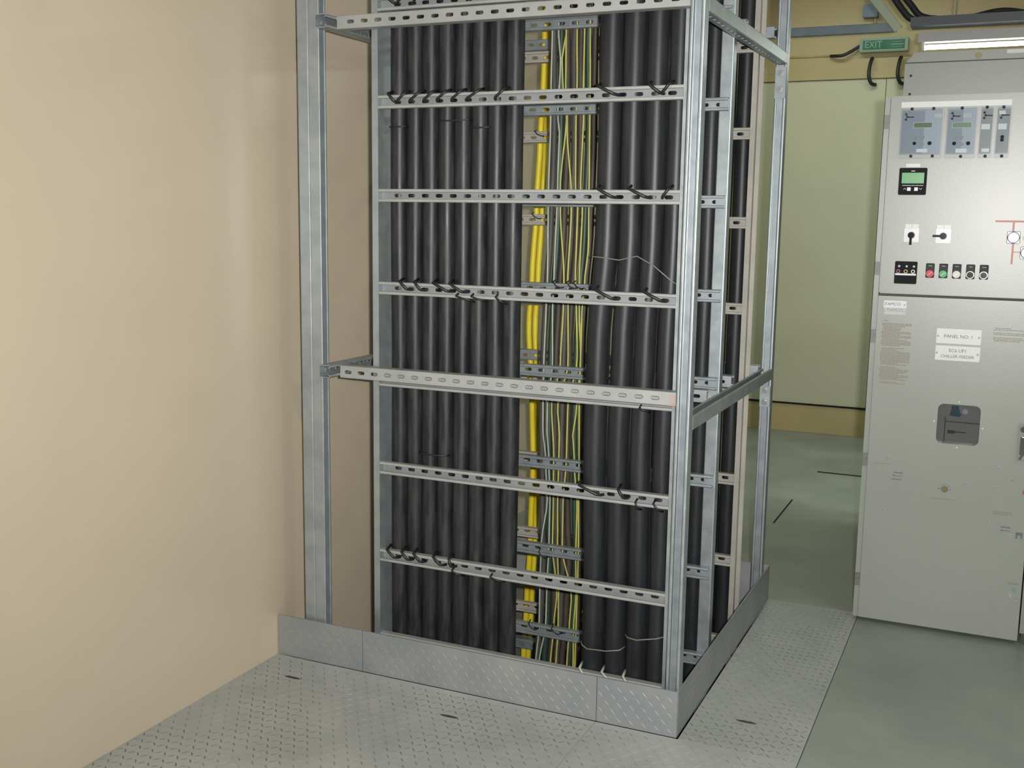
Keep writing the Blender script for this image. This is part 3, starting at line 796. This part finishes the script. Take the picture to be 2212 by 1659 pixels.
for x in (0.5645, 0.6995): screw(x, 1.036, p, 0.0042, YF - 0.002, 'galv', 0.003)
def notice(x0, x1, ztop, rows, step, h, par, seed, m='print_brown'):
    """rows of fine print too small to read: one dash per word"""
    rr = random.Random(seed); b = MB(); z = ztop
    for wdt in rows:
        if wdt > 0:
            x = x0 + (0.004 if wdt < 0.9 else 0)
            while x < x0 + (x1 - x0) * wdt:
                l = rr.uniform(0.003, 0.009)
                b.box(x, min(x + l, x1), YF - 0.0004, YF, z - h, z); x += l + 0.0014
        z -= step
    o = build(b, 'printed_notice', m, par); o['kind'] = 'stuff'
    return o
rr = random.Random(11)
rows = [0.2, 0, 1.0, 0.95, 0.75] + [rr.choice((1.0, 0.95, 0.85, 0.6)) for _ in range(14)] + [0, 0.75, 0.5] + [rr.choice((1.0, 0.95, 0.85, 0.6)) for _ in range(11)] + [0, 0.5] + [rr.choice((1.0, 0.95, 0.85, 0.6)) for _ in range(9)] + [0, 0.6, 0.9]
notice(0.372, 0.474, 1.142, rows, (1.142 - 0.909) / len(rows), 0.0028, ld, 5)
notice(0.744, 0.85, 1.134, [0.5, 0.9, 0, 1, 1, 0, 0.9, 1, 0.8], 0.0055, 0.0022, ld, 6)
notice(0.379, 0.430, 0.6135, [1.0], 0.005, 0.0026, ld, 7)
notice(0.446, 0.478, 0.5865, [1.0], 0.005, 0.0048, ld, 8, 'text_grey')
notice(0.440, 0.476, 0.5610, [1.0], 0.005, 0.0042, ld, 9, 'text_grey')
notice(0.580, 0.664, 0.5045, [1.0], 0.005, 0.0026, ld, 10)
notice(0.786, 0.852, 0.482, [0.9, 1.0, 0.7], 0.0052, 0.0028, ld, 12)
notice(0.818, 0.851, 0.4285, [1.0], 0.005, 0.0048, ld, 13, 'text_grey')
notice(0.858, 0.892, 0.227, [1.0, 0.9], 0.0045, 0.0024, ld, 14)
notice(0.838, 0.850, 0.6, [1.0], 0.0045, 0.004, ld, 15)
notice(0.600, 0.612, 0.5435, [1.0], 0.0045, 0.0024, ld, 16)
for (xa, xb, z) in ((0.441, 0.478, 0.572), (0.816, 0.849, 0.414)):
    b = MB().plate([(xa, z), (xa + 0.010, z - 0.0034), (xa + 0.010, z - 0.001), (xb, z - 0.001), (xb, z + 0.001), (xa + 0.010, z + 0.001), (xa + 0.010, z + 0.0034)], [], YF - 0.0005, YF)
    build(b, 'arrow_mark', 'text_grey', ld)
for (x, z, r) in ((0.424, 0.634, .0055), (0.797, 0.636, .0055), (0.787, 0.566, .0055), (0.692, 0.568, .0055), (0.422, 0.437, .0055), (0.778, 0.441, .0055), (0.413, 0.592, .0032), (0.476, 0.5535, .0028), (0.851, 0.397, .0062), (0.867, 0.179, .0055)):
    screw(x, z, ld, r, YF, 'bolt', 0.0045)
kp = build(MB().cyl((0.624, YF, 0.541), 'y', 0.0125, 0, -0.0012, 24), 'key_hole_cap', 'brass', ld)
b = MB()
for k in range(9):
    a = math.radians(15 + k * 150 / 9)
    b.box(-0.0032, 0.0032, YF - 0.0005, YF, -0.0005, 0.0005, T((0.624 + 0.0185 * math.cos(a), 0, 0.541 + 0.0185 * math.sin(a))) @ RY(PI / 2 - a))
b.cyl((0.6035, YF, 0.5415), 'y', 0.0024, 0, -0.0005, 8); b.cyl((0.6435, YF, 0.5395), 'y', 0.0024, 0, -0.0005, 8)
build(b, 'arc_mark', 'text_grey', ld)
b = MB().plate([(0.869, 0.391), (0.876, 0.391), (0.876, 0.402), (0.885, 0.402), (0.885, 0.391), (0.891, 0.391), (0.891, 0.413), (0.869, 0.413)], [], YF - 0.0006, YF)
build(b, 'black_symbol', 'text_grey', ld)
card('sticker', 'sticker_teal', 0.872, 0.884, 0.195, 0.209, ld); card('sticker', 'sticker_red', 0.880, 0.900, 0.552, 0.566, ld)
build(MB().cyl((0.889, YF, 0.165), 'y', 0.0065, 0, -0.005, 12), 'screw', 'galv_tan', ld)
# chrome swing handle at the right edge of the lower door
hd = bx('door_handle', 'relay_mid', 0.849, 0.885, YF - 0.012, YF, 0.672, 0.806, ld, bevel=0.005)
build(MB().cyl((0.867, YF - 0.012, 0.787), 'y', 0.015, 0, -0.014, 20, 0.011), 'lock_boss', 'chrome', hd)
bx('lever', 'chrome', 0.858, 0.876, YF - 0.026, YF - 0.012, 0.690, 0.765, hd, bevel=0.005)
build(MB().cyl((0.862, YF - 0.012, 0.682), 'y', 0.007, 0, -0.008, 14, 0.004), 'screw', 'chrome', hd)
# inspection window of the lower door
wn = bx('window_pane', 'window_glass', 0.578, 0.728, 1.2545, 1.2565, 0.705, 0.857, ld)
# what stands behind the glass: breaker front
bk = bx('breaker_front', 'window_grey', 0.560, 0.745, 1.2600, 1.2615, 0.69, 0.87, sg)
bx('edge_line', 'window_line', 0.6065, 0.6095, 1.2590, 1.2600, 0.69, 0.80, bk); bx('edge_line', 'window_line', 0.6095, 0.745, 1.2590, 1.2600, 0.784, 0.787, bk)
build(MB().plate([(0.620, 0.808), (0.655, 0.805), (0.660, 0.812), (0.652, 0.830), (0.650, 0.845), (0.626, 0.845), (0.625, 0.826)], [], 1.2585, 1.26), 'interlock_label', 'teal_part', bk)
bx('latch_block', 'window_line', 0.618, 0.642, 1.2580, 1.2600, 0.743, 0.755, bk); bx('latch_bar', 'window_line', 0.642, 0.680, 1.2588, 1.2600, 0.748, 0.7515, bk)
build(MB().cyl((0.672, 1.2600, 0.826), 'y', 0.010, 0, -0.0015, 16), 'gauge', 'relay_light', bk)
for x, z in ((0.651, 0.864), (0.572, 0.787), (0.734, 0.775), (0.655, 0.698)):
    build(MB().cyl((x, YF, z), 'y', 0.0028, 0, -0.0015, 8), 'stud', 'white_plate', ld)

# neighbouring cubicle, only its left edge in view
sg2 = thing('switchgear_panel', 'second grey switchgear cubicle, only its left edge showing at the picture edge', 'switchgear', (1.2, 1.9, 0))
bx('cabinet', 'paint_grey', 0.909, 1.485, 1.262, 2.70, 0.035, 1.928, sg2)
bx('plinth', 'paint_edge', 0.915, 1.48, 1.275, 2.69, 0.0, 0.035, sg2)
bx('lower_door', 'paint_grey', 0.928, 1.483, YF, 1.254, 0.014, 1.226, sg2, bevel=0.003)
bx('upper_door', 'paint_grey', 0.928, 1.483, YF, 1.254, 1.243, 1.933, sg2, bevel=0.003)
build(MB().plate([(0.909, 1.928), (1.485, 1.928), (1.485, 2.156), (0.909, 2.156)], [], 1.80, 2.55), 'busbar_box', 'paint_grey', sg2)

# ------------------------------------------------------------------ lamps, tray and fittings at the back
def batten(label, x0, x1, y, z, power, hang=None):
    b = thing('batten_light', label, 'light', ((x0 + x1) / 2, y, z), 'fluorescent battens')
    h = MB(); h.plate([(y - 0.032, z + 0.022), (y + 0.032, z + 0.022), (y + 0.024, z + 0.070), (y - 0.024, z + 0.070)], [], x0 - 0.03, x1 + 0.03)
    h.v = [(p[1], p[0], p[2]) for p in h.v]
    build(h, 'housing', 'fixture', b)
    build(MB().cyl((0, y, z), 'x', 0.0115, x0, x1, 16), 'tube', 'tube_glow', b, smooth=True)
    e = MB()
    for x in (x0 - 0.012, x1): e.box(x, x + 0.012, y - 0.014, y + 0.014, z - 0.016, z + 0.024)
    build(e, 'lamp_holder', 'fixture', b)
    if hang:
        for x in (x0 + 0.15, x1 - 0.15): build(MB().cyl((x, y, z + 0.07), 'z', 0.004, 0, hang - z - 0.07, 8), 'drop_rod', 'galv', b)
    for nm, dz, ang, fr in (('lamp_light_down', -0.02, 0, 1.0),):
        ld_ = bpy.data.lights.new('batten_glow', 'AREA'); ld_.shape = 'RECTANGLE'; ld_.size = x1 - x0; ld_.size_y = 0.04
        ld_.energy = power * fr; ld_.color = TUBE_COL
        lo_ = bpy.data.objects.new('batten_glow', ld_); C.objects.link(lo_)
        lo_.parent = b; lo_.location = (0, 0, -0.018); lo_.rotation_euler = (ang, 0, 0)
    return b
batten('glowing fluorescent batten light above the switchgear', 0.31, 1.51, 3.0, 2.345, TUBE_W * 0.5)
batten('unseen fluorescent batten light high over the aisle right of the switchgear', 1.95, 3.15, 2.60, 2.83, TUBE_W, WZ)  # out of view, here for the room's ambient light
batten('added unseen fluorescent batten light high over the floor right of the camera', 2.0, 3.2, -0.9, 2.83, TUBE_W * 0.8, WZ)  # unseen lamp added to supply ambient light
batten('added unseen fluorescent batten light near the ceiling in front of the door', -0.9, 0.3, 3.95, 3.05, TUBE_W * 0.4, WZ)  # unseen lamp added to lift the door end of the room

tr = strut('strut_rail', 'strut_blue', None, channel(1.62), T((WX0 + 0.002, 2.60, 2.388)))
tag(tr, 'blue-grey horizontal strut rail crossing above the door', 'rail')
b = MB(); ch = channel(0.55); b.add(ch.v, ch.f, T((0.228, 2.52, 2.365)) @ RY(PI + 0.90))
o = build(b, 'brace', 'strut_green'); tag(o, 'pale green diagonal strut brace rising to the ceiling', 'brace')
# cable tray with black cables running right
t_ = thing('cable_tray', 'dark narrow cable tray running right above the glowing batten light', 'cable tray', (1.3, 2.92, 2.41))
tb_ = MB(); tb_.box(0.25, 2.4, 2.86, 2.98, 2.428, 2.431); tb_.box(0.25, 2.4, 2.86, 2.863, 2.431, 2.470); tb_.box(0.25, 2.4, 2.977, 2.98, 2.431, 2.470)
build(tb_, 'tray_body', 'duct_dark', t_)
for x in (0.45, 1.3, 2.2): build(MB().cyl((x, 2.92, 2.431), 'z', 0.004, 0, WZ - 2.431, 8), 'drop_rod', 'galv', t_)
def cable(pts, r, m, label, name='power_cable', cat='cable'):
    P = [Vector(p) for p in pts]; q = []
    for k in range(len(P) - 1):
        a, b_, c, d = P[max(k - 1, 0)], P[k], P[k + 1], P[min(k + 2, len(P) - 1)]
        for s in range(6):
            t = s / 6
            q.append(0.5 * ((2 * b_) + (c - a) * t + (2 * a - 5 * b_ + 4 * c - d) * t * t + (3 * b_ - a - 3 * c + d) * t ** 3))
    q.append(P[-1])
    o = build(MB().tube(q, r, 10), name, m, smooth=True); tag(o, label, cat); return o
cable([(0.02, 2.90, 2.80), (0.12, 2.90, 2.64), (0.20, 2.90, 2.52), (0.265, 2.90, 2.462), (0.42, 2.90, 2.448), (0.70, 2.90, 2.470), (0.95, 2.90, 2.450), (1.6, 2.90, 2.450), (2.38, 2.90, 2.450)], 0.016, 'cable_black_clean',
      'black cable dropping beside the green brace into the tray, nearer the viewer')
cable([(0.055, 2.94, 2.82), (0.16, 2.94, 2.65), (0.24, 2.94, 2.54), (0.31, 2.94, 2.478), (0.50, 2.94, 2.466), (0.66, 2.94, 2.488), (0.90, 2.94, 2.455), (1.6, 2.94, 2.45), (2.38, 2.94, 2.45)], 0.016, 'cable_black_clean',
      'black cable dropping beside the green brace into the tray, further from the viewer')
# exit sign with its cable
es = thing('exit_sign', 'small green exit sign mounted on the wall above the door', 'sign', (-0.09, 4.88, 2.59))
bx('housing', 'exit_border', -0.250, 0.057, 4.88, 4.949, 2.600, 2.690, es, bevel=0.004)
fc = bx('sign_face', 'exit_green', -0.229, 0.036, 4.878, 4.88, 2.615, 2.674, es)
text('sign_text', 'EXIT', -0.162, 2.6445, 0.060, 'exit_text', fc, 4.8775, sx=0.9)
b = MB(); b.box(-0.05, 0.030, 4.8772, 4.878, 2.641, 2.646); b.box(-0.045, 0.02, 4.8772, 4.878, 2.659, 2.661); b.box(-0.045, 0.026, 4.8772, 4.878, 2.627, 2.629)
build(b, 'sign_lines', 'exit_text', fc)
cable([(-0.439, 4.93, 2.592), (-0.40, 4.90, 2.587), (-0.355, 4.89, 2.588), (-0.305, 4.90, 2.612), (-0.275, 4.91, 2.632), (-0.250, 4.91, 2.645)], 0.011, 'cable_black_clean', 'short black cable curving from the wall into the exit sign')
o = build(MB().cyl((0, 4.943, 2.596), 'x', 0.006, -0.80, -0.44, 8), 'conduit_pipe', 'wall_ochre', smooth=True); tag(o, 'thin painted conduit on the wall left of the exit sign', 'conduit')
for i, (x, nm) in enumerate(((-0.172, 'left'), (0.010, 'right'))):
    cable([(x + 0.004, 4.93, 2.565), (x, 4.90, 2.545), (x - 0.006, 4.88, 2.49), (x - 0.004, 4.87, 2.44), (x + 0.012, 4.88, 2.398), (x + 0.035, 4.915, 2.392)], 0.012, 'cable_black_clean',
          'black flexible conduit loop above the door, the %s-hand one under the exit sign' % nm, 'conduit_loop', 'conduit')
jb = thing('junction_box', 'blue-grey junction box on the wall above the strut rail', 'junction box', (-0.194, 4.92, 2.82))
bx('box', 'box_blue', -0.241, -0.147, 4.87, 4.95, 2.823, 2.906, jb, bevel=0.004)
build(MB().cyl((-0.166, 4.93, 0), 'z', 0.012, 2.74, 2.823, 10), 'conduit', 'conduit_tan', jb)
